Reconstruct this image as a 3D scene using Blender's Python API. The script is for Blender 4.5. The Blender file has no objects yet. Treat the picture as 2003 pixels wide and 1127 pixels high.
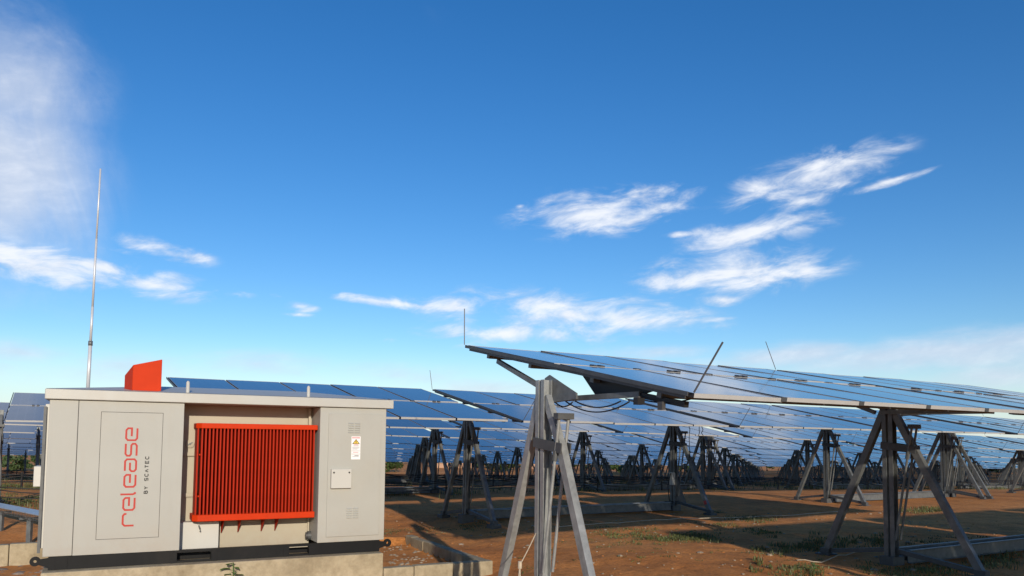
import bpy, math, random
from mathutils import Vector, Matrix, noise
random.seed(7)
R = math.radians
sc = bpy.context.scene
col = sc.collection

# ------------------------------------------------------------------ camera
CAM_H = 1.65
F = 1523.8
cam_d = bpy.data.cameras.new('camera')
cam = bpy.data.objects.new('camera', cam_d); col.objects.link(cam)
cam_d.sensor_fit = 'HORIZONTAL'; cam_d.sensor_width = 36.0
cam_d.lens = F / 2003 * 36
cam_d.shift_y = (762.35 - 563.5) / 2003
cam_d.clip_end = 6000; cam_d.clip_start = 0.05
cam.matrix_world = Matrix.Translation((0, 0, CAM_H)) @ Matrix.Rotation(R(93.76), 4, 'X') @ Matrix.Rotation(R(0.556), 4, 'Z')
sc.camera = cam
CAMI = cam.matrix_world.inverted()
def project(p):
    q = CAMI @ Vector(p)
    if q.z > -0.05: return None
    return (1001.5 + F * q.x / -q.z, 762.35 - F * q.y / -q.z)
def ray(x, y):
    d = Vector(((x - 1001.5) / F, (762.35 - y) / F, -1))
    return (cam.matrix_world.to_3x3() @ d).normalized()
def at_z(x, y, z):
    d = ray(x, y); t = (z - CAM_H) / d.z
    return Vector((0, 0, CAM_H)) + d * t
def at_y(x, y, Y):
    d = ray(x, y); return Vector((0, 0, CAM_H)) + d * (Y / d.y)

# ------------------------------------------------------------------ light
SUN_EL = 15.0
SUN_AZ = -15.6            # light travels to +Y, turned this much towards +X
trav = Vector((math.sin(R(SUN_AZ)) * math.cos(R(SUN_EL)), math.cos(R(SUN_AZ)) * math.cos(R(SUN_EL)), -math.sin(R(SUN_EL))))
sun_d = bpy.data.lights.new('sun', 'SUN'); sun_d.energy = 3.2; sun_d.angle = R(0.6); sun_d.color = (1.0, 0.885, 0.72)
sun = bpy.data.objects.new('sun', sun_d); col.objects.link(sun)
sun.rotation_euler = trav.to_track_quat('-Z', 'Y').to_euler()
sun.location = (-20, -30, 30)
sc.view_settings.view_transform = 'Standard'; sc.view_settings.look = 'None'
sc.view_settings.gamma = 1.0; sc.view_settings.use_curve_mapping = False
sc.view_settings.exposure = 0.35

world = bpy.data.worlds.new('World'); sc.world = world; world.use_nodes = True
wt = world.node_tree; wt.nodes.clear()
def wn(t, **k):
    n = wt.nodes.new(t)
    for a, b in k.items(): setattr(n, a, b)
    return n
def math_node(tree, op, a, b=None, clamp=False):
    n = tree.nodes.new('ShaderNodeMath'); n.operation = op; n.use_clamp = clamp
    for i, v in enumerate((a, b)):
        if v is None: continue
        if isinstance(v, (int, float)): n.inputs[i].default_value = v
        else: tree.links.new(v, n.inputs[i])
    return n.outputs[0]
sky = wn('ShaderNodeTexSky', sky_type='NISHITA'); sky.sun_disc = False
sky.sun_elevation = R(SUN_EL); sky.sun_rotation = R(180 + SUN_AZ)
sky.altitude = 300; sky.air_density = 1.0; sky.dust_density = 0.35; sky.ozone_density = 3.0
tc = wn('ShaderNodeTexCoord')
sep = wn('ShaderNodeSeparateXYZ'); wt.links.new(tc.outputs['Generated'], sep.inputs[0])
az = math_node(wt, 'ARCTAN2', sep.outputs[0], sep.outputs[1])
el = math_node(wt, 'ARCSINE', sep.outputs[2])
comb = wn('ShaderNodeCombineXYZ'); wt.links.new(az, comb.inputs[0]); wt.links.new(el, comb.inputs[1])
AE = comb.outputs[0]
def azel(x, y):
    d = ray(x, y); return math.atan2(d.x, d.y), math.asin(d.z)
def blob_chain(blobs):
    out = None
    for (x, y, wx, wy, rot, amp) in blobs:
        a, e = azel(x, y)
        sx, sy = wx / F, wy / F
        # mapping as TEXTURE type: inverse transform
        m = wn('ShaderNodeMapping', vector_type='TEXTURE')
        m.inputs['Location'].default_value = (a, e, 0); m.inputs['Rotation'].default_value = (0, 0, R(rot)); m.inputs['Scale'].default_value = (sx, sy, 1)
        wt.links.new(AE, m.inputs[0])
        ln = wn('ShaderNodeVectorMath', operation='LENGTH'); wt.links.new(m.outputs[0], ln.inputs[0])
        v = math_node(wt, 'SUBTRACT', 1.0, ln.outputs['Value'], clamp=True)
        v = math_node(wt, 'MULTIPLY', v, amp)
        out = v if out is None else math_node(wt, 'MAXIMUM', out, v)
    return out
def sky_noise(scale, stretch, rot, detail, rough, dist=0.0, off=(0, 0, 0)):
    m = wn('ShaderNodeMapping', vector_type='TEXTURE')
    m.inputs['Location'].default_value = off; m.inputs['Rotation'].default_value = (0, 0, R(rot)); m.inputs['Scale'].default_value = (stretch, 1, 1)
    wt.links.new(AE, m.inputs[0])
    n = wn('ShaderNodeTexNoise'); n.inputs['Scale'].default_value = scale; n.inputs['Detail'].default_value = detail
    n.inputs['Roughness'].default_value = rough; n.inputs['Distortion'].default_value = dist
    wt.links.new(m.outputs[0], n.inputs['Vector']); return n.outputs['Fac']
def ramp(v, lo, hi):
    n = wn('ShaderNodeMapRange', interpolation_type='SMOOTHSTEP'); n.inputs[1].default_value = lo; n.inputs[2].default_value = hi
    wt.links.new(v, n.inputs[0]); return n.outputs[0]
# crisp fair-weather clouds (pixel centre, half sizes, tilt, amount)
crisp = [(30, 502, 170, 54, -8, 1.1), (205, 524, 120, 28, -3, .95), (300, 556, 140, 36, -4, 1.0), (325, 490, 110, 26, -8, .7), (230, 493, 70, 10, -5, .45),
         (583, 598, 50, 16, -8, .8), (465, 576, 45, 12, -3, .6), (588, 616, 40, 7, 0, .6), (545, 580, 28, 8, -5, .5),
         (1175, 412, 225, 64, 4, 1.0), (1310, 380, 110, 28, 8, .75), (1140, 400, 130, 26, 8, .7), (1300, 400, 90, 30, 4, .55),
         (1575, 350, 215, 54, 11, 1.0), (1640, 325, 90, 26, 12, .7), (1735, 356, 110, 12, 10, .8), (1570, 392, 80, 28, 8, .8), (1560, 316, 120, 14, 6, .6),
         (1480, 453, 180, 40, 6, 1.0), (1330, 459, 45, 9, 0, .6), (1550, 440, 60, 10, 10, .6), (1018, 404, 18, 9, 20, .6),
         (1440, 534, 235, 66, 3, 1.0), (1340, 556, 150, 32, -3, .85), (1412, 586, 60, 18, -4, .85), (1575, 528, 70, 26, 6, .7), (1600, 508, 60, 14, 6, .6),
         (760, 592, 200, 13, -5, .85), (900, 602, 180, 30, -4, .85), (1110, 618, 350, 66, -3, .9), (1240, 630, 220, 46, -4, .8), (1000, 652, 260, 36, 2, .85), (1390, 628, 60, 8, 6, .55), (780, 666, 60, 9, 0, .45)]
soft = [(40, 690, 170, 36, 0, .75), (250, 716, 330, 46, 0, .62), (500, 712, 200, 42, 0, .75), (770, 735, 240, 40, 0, .6), (960, 762, 260, 46, 0, .6), (1290, 690, 200, 24, 0, .6),
        (1560, 692, 210, 36, 4, .95), (1830, 690, 380, 56, 3, 1.0), (1960, 735, 260, 46, 0, .7), (1420, 712, 200, 28, 0, .6), (1160, 690, 200, 24, 0, .5), (2300, 690, 420, 70, 0, .9), (-250, 700, 350, 60, 0, .8)]
cirrus = [(0, 325, 240, 215, -35, 1.2), (20, 180, 200, 200, -50, .9), (-40, 420, 270, 140, -10, .85), (-260, 300, 420, 320, -30, .95), (520, 20, 170, 110, 40, .16), (860, 20, 120, 60, 0, .1)]
n1 = sky_noise(34, 2.7, 6, 10, 0.60, .45)
n2 = sky_noise(20, 3.0, 3, 8, 0.6, .3, (3, 1, 0))
n3 = sky_noise(6.5, 1.8, -38, 9, 0.62, .9, (1, 5, 0))
n4 = sky_noise(60, 2.2, 10, 6, 0.6, .2, (7, 2, 0))
B1, B2, B3 = blob_chain(crisp), blob_chain(soft), blob_chain(cirrus)
c1 = math_node(wt, 'ADD', math_node(wt, 'MULTIPLY', B1, .95), math_node(wt, 'MULTIPLY', math_node(wt, 'SUBTRACT', n1, .5), 2.5))
m1 = math_node(wt, 'MULTIPLY', ramp(c1, .08, 1.05), .93)
m1 = math_node(wt, 'MULTIPLY', m1, ramp(B1, .0, .3))
c2 = math_node(wt, 'ADD', math_node(wt, 'MULTIPLY', B2, 1.0), math_node(wt, 'MULTIPLY', math_node(wt, 'SUBTRACT', n2, .5), 1.7))
m2 = math_node(wt, 'MULTIPLY', ramp(c2, .1, 1.0), math_node(wt, 'MULTIPLY', ramp(B2, 0, .4), .72))
c3 = math_node(wt, 'ADD', math_node(wt, 'MULTIPLY', B3, 1.0), math_node(wt, 'MULTIPLY', math_node(wt, 'SUBTRACT', n3, .5), 1.15))
m3 = math_node(wt, 'MULTIPLY', ramp(c3, .08, 1.0), .84)
m3 = math_node(wt, 'MULTIPLY', m3, ramp(B3, .0, .35))
# the same kind of scattered cloud all round, away from the view
n5 = sky_noise(7, 3.0, 6, 8, 0.62, .4, (11, 3, 0))
behind = ramp(math_node(wt, 'ABSOLUTE', az), .85, 1.2)
m5 = math_node(wt, 'MULTIPLY', math_node(wt, 'MULTIPLY', ramp(n5, .56, .74), behind), .75)
m5 = math_node(wt, 'MULTIPLY', m5, ramp(el, .02, .15))
cl = math_node(wt, 'MAXIMUM', math_node(wt, 'MAXIMUM', m1, m2), math_node(wt, 'MAXIMUM', m3, m5), clamp=True)
ccol = wn('ShaderNodeMix', data_type='RGBA'); ccol.inputs[6].default_value = (5.0, 5.6, 6.7, 1); ccol.inputs[7].default_value = (7.6, 7.8, 8.2, 1)
wt.links.new(ramp(math_node(wt, 'ADD', math_node(wt, 'MULTIPLY', m1, .45), math_node(wt, 'MULTIPLY', n4, .9)), .3, .95), ccol.inputs[0])
mix = wn('ShaderNodeMix', data_type='RGBA')
hs = wn('ShaderNodeHueSaturation'); hs.inputs['Saturation'].default_value = 1.29; hs.inputs['Value'].default_value = 1.14; hs.inputs['Hue'].default_value = .508; wt.links.new(sky.outputs[0], hs.inputs['Color'])
wt.links.new(cl, mix.inputs[0]); wt.links.new(hs.outputs[0], mix.inputs[6]); wt.links.new(ccol.outputs[2], mix.inputs[7])
hz = wn('ShaderNodeMix', data_type='RGBA'); hz.inputs[7].default_value = (5.6, 6.5, 7.4, 1)     # pale air towards the horizon, all round
wt.links.new(math_node(wt, 'MULTIPLY', ramp(math_node(wt, 'MULTIPLY', el, -1), -.13, .0), .6), hz.inputs[0]); wt.links.new(mix.outputs[2], hz.inputs[6])
bg = wn('ShaderNodeBackground'); bg.inputs['Strength'].default_value = 0.1
wo = wn('ShaderNodeOutputWorld')
world.cycles.sampling_method = 'MANUAL'; world.cycles.sample_map_resolution = 512
wt.links.new(hz.outputs[2], bg.inputs['Color']); wt.links.new(bg.outputs[0], wo.inputs['Surface'])

# ------------------------------------------------------------------ helpers
class MB:
    def __init__(s): s.v = []; s.f = []; s.m = []
    def quad(s, pts, m=0):
        i = len(s.v); s.v += [tuple(p) for p in pts]; s.f.append(tuple(range(i, i + len(pts)))); s.m.append(m)
    def hexa(s, b, t, m=0):      # two rings of 4 (counter-clockwise seen from above)
        i = len(s.v); s.v += [tuple(p) for p in b] + [tuple(p) for p in t]
        for f in ((3, 2, 1, 0), (4, 5, 6, 7), (0, 1, 5, 4), (1, 2, 6, 5), (2, 3, 7, 6), (3, 0, 4, 7)):
            s.f.append(tuple(i + k for k in f)); s.m.append(m)
    def box(s, x0, x1, y0, y1, z0, z1, m=0):
        s.hexa([(x0, y0, z0), (x1, y0, z0), (x1, y1, z0), (x0, y1, z0)], [(x0, y0, z1), (x1, y0, z1), (x1, y1, z1), (x0, y1, z1)], m)
    def sweep(s, prof, p, q, side, m=0, cap=True):   # closed profile (a,b): a along side, b along the third axis
        p, q = Vector(p), Vector(q); d = (q - p).normalized(); a = Vector(side); a = (a - d * a.dot(d)).normalized(); b = d.cross(a)
        n = len(prof); i = len(s.v)
        for base in (p, q):
            for (x, y) in prof: s.v.append(tuple(base + a * x + b * y))
        for k in range(n):
            j = (k + 1) % n; s.f.append((i + k, i + j, i + n + j, i + n + k)); s.m.append(m)
        if cap:
            s.f.append(tuple(i + k for k in reversed(range(n)))); s.m.append(m); s.f.append(tuple(i + n + k for k in range(n))); s.m.append(m)
    def bar(s, p, q, w, h, side=(1, 0, 0), m=0):
        s.sweep([(-w / 2, -h / 2), (w / 2, -h / 2), (w / 2, h / 2), (-w / 2, h / 2)], p, q, side, m)
    def chan(s, p, q, w, h, t=.006, side=(1, 0, 0), m=0):   # U channel: web w, flanges h
        s.sweep([(-w / 2, 0), (w / 2, 0), (w / 2, h), (w / 2 - t, h), (w / 2 - t, t), (-w / 2 + t, t), (-w / 2 + t, h), (-w / 2, h)], p, q, side, m, cap=True)
    def tube(s, pts, r, n=8, m=0, r2=None):
        pts = [Vector(p) for p in pts]; i = len(s.v); k0 = len(pts)
        for k, p in enumerate(pts):
            d = (pts[min(k + 1, k0 - 1)] - pts[max(k - 1, 0)]).normalized()
            a = d.orthogonal().normalized() if abs(d.z) > .9 else d.cross(Vector((0, 0, 1))).normalized(); b = d.cross(a)
            rr = r if r2 is None else r + (r2 - r) * k / (k0 - 1)
            for j in range(n):
                g = 2 * math.pi * j / n; s.v.append(tuple(p + a * rr * math.cos(g) + b * rr * math.sin(g)))
        for k in range(k0 - 1):
            for j in range(n):
                j2 = (j + 1) % n; s.f.append((i + k * n + j, i + k * n + j2, i + (k + 1) * n + j2, i + (k + 1) * n + j)); s.m.append(m)
        s.f.append(tuple(i + j for j in reversed(range(n)))); s.m.append(m)
        s.f.append(tuple(i + (k0 - 1) * n + j for j in range(n))); s.m.append(m)
    def prism(s, poly, axis_pt, m=0):    # poly of 3-D points, extruded by vector
        n = len(poly); i = len(s.v); e = Vector(axis_pt)
        s.v += [tuple(p) for p in poly] + [tuple(Vector(p) + e) for p in poly]
        s.f.append(tuple(i + k for k in reversed(range(n)))); s.m.append(m); s.f.append(tuple(i + n + k for k in range(n))); s.m.append(m)
        for k in range(n):
            j = (k + 1) % n; s.f.append((i + k, i + j, i + n + j, i + n + k)); s.m.append(m)
    def strip(s, pts, w, up, h, m=0):     # mitred flat stroke through pts, thickness h along up
        pts = [Vector(p) for p in pts]; up = Vector(up).normalized(); L, Rr = [], []
        for k, p in enumerate(pts):
            d0 = (p - pts[k - 1]).normalized() if k else None; d1 = (pts[k + 1] - p).normalized() if k < len(pts) - 1 else None
            if d0 is None: d0 = d1
            if d1 is None: d1 = d0
            n0, n1 = up.cross(d0), up.cross(d1); b = (n0 + n1).normalized(); sc_ = 1 / max(.35, b.dot(n0))
            L.append(p + b * w / 2 * sc_); Rr.append(p - b * w / 2 * sc_)
        for k in range(len(pts) - 1):
            bq = [Rr[k], Rr[k + 1], L[k + 1], L[k]]; s.hexa(bq, [q + up * h for q in bq], m)
    def mesh(s, name, mats, smooth=False):
        me = bpy.data.meshes.new(name); me.from_pydata(s.v, [], s.f)
        for mt in (mats if isinstance(mats, (list, tuple)) else [mats]): me.materials.append(mt)
        if len(me.materials) > 1: me.polygons.foreach_set('material_index', s.m)
        if smooth: me.polygons.foreach_set('use_smooth', [True] * len(me.polygons))
        me.update(); return me
    def build(s, name, mats, parent=None, smooth=False, bevel=0):
        return link(name, s.mesh(name, mats, smooth), parent, bevel)
def link(name, me, parent=None, bevel=0):
    o = bpy.data.objects.new(name, me); col.objects.link(o)
    if parent: o.parent = parent
    if bevel:
        b = o.modifiers.new('bevel', 'BEVEL'); b.width = bevel; b.segments = 2; b.limit_method = 'ANGLE'; b.angle_limit = R(50)
    return o
def empty(name, mat=None, loc=None):
    o = bpy.data.objects.new(name, None); col.objects.link(o); o.empty_display_size = .2
    if mat is not None: o.matrix_world = mat
    if loc is not None: o.location = loc
    return o
def tag(o, label=None, cat=None, group=None, kind=None):
    if label: o['label'] = label
    if cat: o['category'] = cat
    if group: o['group'] = group
    if kind: o['kind'] = kind
    return o

# ------------------------------------------------------------------ materials
def mat_new(name):
    m = bpy.data.materials.new(name); m.use_nodes = True; t = m.node_tree
    return m, t, t.nodes['Principled BSDF']
def nd(t, ty, **k):
    n = t.nodes.new(ty)
    for a, b in k.items(): setattr(n, a, b)
    return n
def noise_tex(t, scale, detail=5, rough=.55, src='Object', vec=None, dist=0):
    if vec is None: vec = nd(t, 'ShaderNodeTexCoord').outputs[src]
    n = nd(t, 'ShaderNodeTexNoise'); n.inputs['Scale'].default_value = scale; n.inputs['Detail'].default_value = detail
    n.inputs['Roughness'].default_value = rough; n.inputs['Distortion'].default_value = dist
    t.links.new(vec, n.inputs['Vector']); return n.outputs['Fac']
def cramp(t, v, stops):
    r = nd(t, 'ShaderNodeValToRGB'); e = r.color_ramp.elements
    e[0].position, e[0].color = stops[0][0], (*stops[0][1], 1); e[1].position, e[1].color = stops[-1][0], (*stops[-1][1], 1)
    for p, c in stops[1:-1]:
        x = e.new(p); x.color = (*c, 1)
    t.links.new(v, r.inputs[0]); return r.outputs[0]
def bump(t, b, v, strength, dist=.02):
    n = nd(t, 'ShaderNodeBump'); n.inputs['Strength'].default_value = strength; n.inputs['Distance'].default_value = dist
    t.links.new(v, n.inputs['Height']); t.links.new(n.outputs[0], b.inputs['Normal'])
def paint(name, c, rough=.45, var=.06, scale=3.0, metallic=0, spec=.5, bumpv=0, src='Object', grime=None):
    m, t, b = mat_new(name)
    v = noise_tex(t, scale, 6, .6, src)
    c2 = tuple(x * (1 - var * 2) for x in c)
    colr = cramp(t, v, [(.3, c2), (.7, c)])
    if grime:
        g = noise_tex(t, 1.3, 8, .7, src, dist=.5)
        mx = nd(t, 'ShaderNodeMix', data_type='RGBA'); t.links.new(cramp(t, g, [(.52, (0, 0, 0)), (.8, (grime[3],) * 3)]), mx.inputs[0])
        t.links.new(colr, mx.inputs[6]); mx.inputs[7].default_value = (*grime[:3], 1); colr = mx.outputs[2]
    t.links.new(colr, b.inputs['Base Color'])
    b.inputs['Roughness'].default_value = rough; b.inputs['Metallic'].default_value = metallic; b.inputs['Specular IOR Level'].default_value = spec
    if bumpv: bump(t, b, noise_tex(t, scale * 20, 3, .6, src), bumpv, .003)
    return m
M = {}
M['galv'] = paint('galvanised_steel', (.185, .196, .20), .45, .22, 9, .3, grime=(.30, .27, .22, .35))  # darkened, shade under the tables is put into the colour
M['galv_sunlit'] = paint('sunlit_galvanised_steel', (.36, .375, .375), .42, .2, 10, .3, grime=(.26, .22, .17, .3))  # lighter copy for the nearest support, sunlight put into the colour
M['galv_dark'] = paint('weathered_steel', (.11, .115, .118), .55, .16, 8, .35)
M['alu'] = paint('aluminium_frame', (.46, .455, .44), .45, .06, 5, .1)
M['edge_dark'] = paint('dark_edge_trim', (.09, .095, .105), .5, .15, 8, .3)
M['dark_steel'] = paint('dark_clamp', (.10, .10, .105), .5, .1, 8, .4)
M['black'] = paint('black_cable', (.013, .013, .014), .55, .1, 8)
M['rail_black'] = paint('black_paint_skid', (.006, .0065, .008), .55, .15, 6, spec=.2, grime=(.06, .05, .04, .2))
M['beige'] = paint('cream_paint', (.40, .40, .368), .5, .03, 2.0, spec=.25, grime=(.40, .34, .25, .22))
M['beige_warm'] = paint('cream_paint_tank', (.44, .405, .32), .5, .04, 2.0, spec=.25, grime=(.38, .31, .21, .3))
M['roof'] = paint('cream_paint_roof', (.45, .445, .41), .45, .03, 2.0, grime=(.36, .30, .22, .3))
M['white'] = paint('white_paint', (.50, .495, .46), .5, .02, 3)
M['orange'] = paint('orange_paint', (.56, .036, .0035), .55, .06, 5, spec=.12, grime=(.34, .05, .02, .35))
M['orange_fin'] = paint('orange_fin_paint', (.40, .020, .003), .55, .08, 6, spec=.12)
M['seam'] = paint('rubber_seam', (.06, .055, .05), .7, .1, 6)
M['red'] = paint('red_lettering', (.44, .028, .018), .6, .03, 5)
M['ink'] = paint('black_lettering', (.02, .02, .02), .5, .03, 5)
M['label_white'] = paint('label_white', (.82, .82, .82), .45, .02, 5)
M['label_red'] = paint('label_red', (.65, .18, .2), .5, .05, 20)
M['label_grey'] = paint('label_grey', (.32, .33, .36), .5, .05, 20)
M['yellow'] = paint('warning_yellow', (.75, .52, .05), .5, .03, 5)
M['rope'] = paint('pale_rope', (.55, .46, .34), .8, .15, 30)
M['blue_plastic'] = paint('blue_plastic', (.012, .03, .16), .45, .2, 20)
M['tag_red'] = paint('red_tape', (.55, .04, .04), .5, .1, 20)
M['stone'] = paint('pale_stone', (.42, .34, .25), .85, .25, 6, bumpv=.3)
M['rubble'] = paint('rubble_stone', (.36, .28, .22), .9, .3, 5, bumpv=.4)
M['bark'] = paint('bark', (.10, .07, .045), .9, .25, 6, bumpv=.4)
M['mast'] = paint('pale_mast_steel', (.62, .63, .65), .4, .05, 6, .2)
M['steel_mesh'] = paint('tray_steel', (.50, .53, .57), .35, .1, 6, .6)
for key in ('beige', 'beige_warm'):
    t = M[key].node_tree; b = t.nodes['Principled BSDF']; src_ = b.inputs['Base Color'].links[0].from_socket
    oc_ = nd(t, 'ShaderNodeTexCoord').outputs['Object']; sp_ = nd(t, 'ShaderNodeSeparateXYZ'); t.links.new(oc_, sp_.inputs[0])
    mr = nd(t, 'ShaderNodeMapRange'); mr.inputs[1].default_value = .85; mr.inputs[2].default_value = .22; t.links.new(sp_.outputs[2], mr.inputs[0])
    fac = math_node(t, 'MULTIPLY', math_node(t, 'POWER', mr.outputs[0], 2.0), cramp(t, noise_tex(t, 4, 7, .7), [(.35, (.05,) * 3), (.75, (.42,) * 3)]))
    mv = nd(t, 'ShaderNodeMapping'); mv.inputs['Scale'].default_value = (9, 9, .5); t.links.new(oc_, mv.inputs[0])
    stk = cramp(t, noise_tex(t, 1.0, 6, .6, vec=mv.outputs[0]), [(.55, (0,) * 3), (.8, (.10,) * 3)])
    mx_ = nd(t, 'ShaderNodeMix', data_type='RGBA'); t.links.new(math_node(t, 'MAXIMUM', fac, stk), mx_.inputs[0]); t.links.new(src_, mx_.inputs[6]); mx_.inputs[7].default_value = (.26, .16, .09, 1)
    t.links.new(mx_.outputs[2], b.inputs['Base Color'])
    bump(t, b, noise_tex(t, 2.2, 2, .5), .05, .02)
# concrete
m, t, b = mat_new('concrete'); M['conc'] = m
n_a = noise_tex(t, 1.6, 8, .65); n_b = noise_tex(t, 14, 6, .6)
c_a = cramp(t, n_a, [(.3, (.27, .22, .14)), (.55, (.40, .335, .225)), (.75, (.47, .40, .28))])
mx = nd(t, 'ShaderNodeMix', data_type='RGBA', blend_type='MULTIPLY'); mx.inputs[0].default_value = .5
t.links.new(c_a, mx.inputs[6]); t.links.new(cramp(t, n_b, [(.3, (.5, .47, .43)), (.62, (1, 1, 1))]), mx.inputs[7])
t.links.new(mx.outputs[2], b.inputs['Base Color']); b.inputs['Roughness'].default_value = .88
bump(t, b, noise_tex(t, 18, 8, .7), .6, .015)
# soil
m, t, b = mat_new('red_soil'); M['soil'] = m
pos = nd(t, 'ShaderNodeNewGeometry').outputs['Position']
s1 = noise_tex(t, .45, 8, .62, vec=pos, dist=.4); s2 = noise_tex(t, 3.2, 8, .68, vec=pos); s3 = noise_tex(t, 22, 5, .7, vec=pos); s4 = noise_tex(t, .11, 5, .6, vec=pos)
ca = cramp(t, s1, [(.28, (.46, .175, .052)), (.5, (.63, .262, .080)), (.72, (.73, .335, .115))])
mx = nd(t, 'ShaderNodeMix', data_type='RGBA', blend_type='MULTIPLY'); mx.inputs[0].default_value = .8
t.links.new(ca, mx.inputs[6]); t.links.new(cramp(t, s2, [(.3, (.62, .60, .58)), (.5, (1.0, .98, .96)), (.7, (1.2, 1.16, 1.08))]), mx.inputs[7])
mx2 = nd(t, 'ShaderNodeMix', data_type='RGBA', blend_type='MULTIPLY'); mx2.inputs[0].default_value = .7
t.links.new(mx.outputs[2], mx2.inputs[6]); t.links.new(cramp(t, s3, [(.32, (.55, .53, .5)), (.55, (1, 1, 1)), (.78, (1.3, 1.25, 1.15))]), mx2.inputs[7])
gm = nd(t, 'ShaderNodeMix', data_type='RGBA')            # sparse greenish film of low weeds
t.links.new(cramp(t, math_node(t, 'ADD', math_node(t, 'MULTIPLY', s4, .6), math_node(t, 'MULTIPLY', s2, .4)), [(.56, (0, 0, 0)), (.68, (.55,) * 3)]), gm.inputs[0])
t.links.new(mx2.outputs[2], gm.inputs[6]); gm.inputs[7].default_value = (.075, .08, .028, 1)
t.links.new(gm.outputs[2], b.inputs['Base Color']); b.inputs['Roughness'].default_value = .95; b.inputs['Specular IOR Level'].default_value = .2
hb = math_node(t, 'ADD', math_node(t, 'MULTIPLY', s2, 1.0), math_node(t, 'MULTIPLY', s3, .35)); bump(t, b, hb, .55, .06)
# far scrub
# leaves
def leaf(name, c, v=.4):
    m, t, b = mat_new(name)
    n = noise_tex(t, 2.5, 4, .6); oi = nd(t, 'ShaderNodeObjectInfo')
    t.links.new(cramp(t, n, [(.3, tuple(x * (1 - v) for x in c)), (.7, tuple(x * (1 + v) for x in c))]), b.inputs['Base Color'])
    b.inputs['Roughness'].default_value = .6; b.inputs['Transmission Weight'].default_value = 0; return m
M['grass'] = leaf('grass_blades', (.085, .10, .03), .45)
M['leaf'] = leaf('weed_leaf', (.075, .14, .03), .35)
M['bush'] = leaf('bush_leaf', (.045, .075, .02), .5)
# solar glass with cells
m, t, b = mat_new('solar_glass'); M['glass'] = m
oc = nd(t, 'ShaderNodeTexCoord').outputs['Object']; sp = nd(t, 'ShaderNodeSeparateXYZ'); t.links.new(oc, sp.inputs[0])
def cell_line(src, n, off, w):
    f = math_node(t, 'FRACT', math_node(t, 'ADD', math_node(t, 'MULTIPLY', src, n), off))
    d = math_node(t, 'ABSOLUTE', math_node(t, 'SUBTRACT', f, .5))
    return math_node(t, 'GREATER_THAN', d, .5 - w)
lx = cell_line(sp.outputs[0], 6 / 1.03, .0, .022); ly = cell_line(sp.outputs[1], 12 / 1.95, .0, .018)
ln_ = math_node(t, 'MAXIMUM', lx, ly)
oi = nd(t, 'ShaderNodeObjectInfo').outputs['Random']
cc = cramp(t, math_node(t, 'ADD', math_node(t, 'MULTIPLY', oi, .5), math_node(t, 'MULTIPLY', noise_tex(t, 5, 5, .6), .5)), [(.2, (.012, .017, .034)), (.8, (.022, .030, .052))])
mx = nd(t, 'ShaderNodeMix', data_type='RGBA'); t.links.new(math_node(t, 'MULTIPLY', ln_, .45), mx.inputs[0]); t.links.new(cc, mx.inputs[6]); mx.inputs[7].default_value = (.16, .19, .25, 1)
dm = nd(t, 'ShaderNodeMix', data_type='RGBA')   # dust film
t.links.new(cramp(t, noise_tex(t, 1.7, 8, .7, dist=.6), [(.35, (.03,) * 3), (.8, (.13,) * 3)]), dm.inputs[0]); t.links.new(mx.outputs[2], dm.inputs[6]); dm.inputs[7].default_value = (.33, .32, .32, 1)
t.links.new(dm.outputs[2], b.inputs['Base Color'])
t.links.new(cramp(t, noise_tex(t, 2.3, 6, .6), [(.3, (.05,) * 3), (.8, (.13,) * 3)]), b.inputs['Roughness']); b.inputs['IOR'].default_value = 1.48; b.inputs['Specular Tint'].default_value = (1, .88, .82, 1)
M['backsheet_side_shade'] = paint('panel_backsheet_side_shade', (.03, .03, .035), .5, .1, 4)
M['wall_tan'] = paint('tan_render', (.50, .30, .19), .9, .1, .4)
M['window_dark'] = paint('window_dark', (.03, .035, .045), .2, .1, 2)
M['roof_tin'] = paint('tin_roof', (.32, .30, .29), .6, .1, 1, .3)
M['van_white'] = paint('van_white', (.7, .7, .7), .4, .05, 2)

# ------------------------------------------------------------------ site layout
TH = R(30.592)
U = Vector((math.cos(TH), math.sin(TH), 0)); V = Vector((-U.y, U.x, 0))
P1 = Vector((.325, 7.943, 0))
CW = 1.083; G = .156; L = 5 * CW + 2 * G; ROW = 7.849; ROW_OFF = 3.178 - L
ZC = 2.433; TAU = R(11.164); AH = 2.022; AL = 1.986
THC = R(27.313); UC = Vector((math.cos(THC), math.sin(THC), 0)); NC = Vector((math.sin(THC), -math.cos(THC), 0)); CO = Vector((-5.387, 9.075, 0))
def cabloc(x, y):
    p = Vector((x, y, 0)) - CO; return p.dot(UC), p.dot(NC)
def sstep(a, b, x):
    t_ = min(1, max(0, (x - a) / (b - a))); return t_ * t_ * (3 - 2 * t_)
def wav(x, y): return .5 * math.sin(x * .9 + 1.3 * math.sin(y * .35)) + .35 * math.sin(y * 1.15 + x * .45) + .3 * math.sin(x * 2.3 - y * 1.9)
def gbase(x, y):
    z = -.043 * max(0, (y - 27)) if y < 112 else -.043 * 85
    if 24 < y < 34: z = -.043 * 10 / 1.6 * ((y - 24) / 10) ** 1.6 * (7 / 6.25)
    return z
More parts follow.
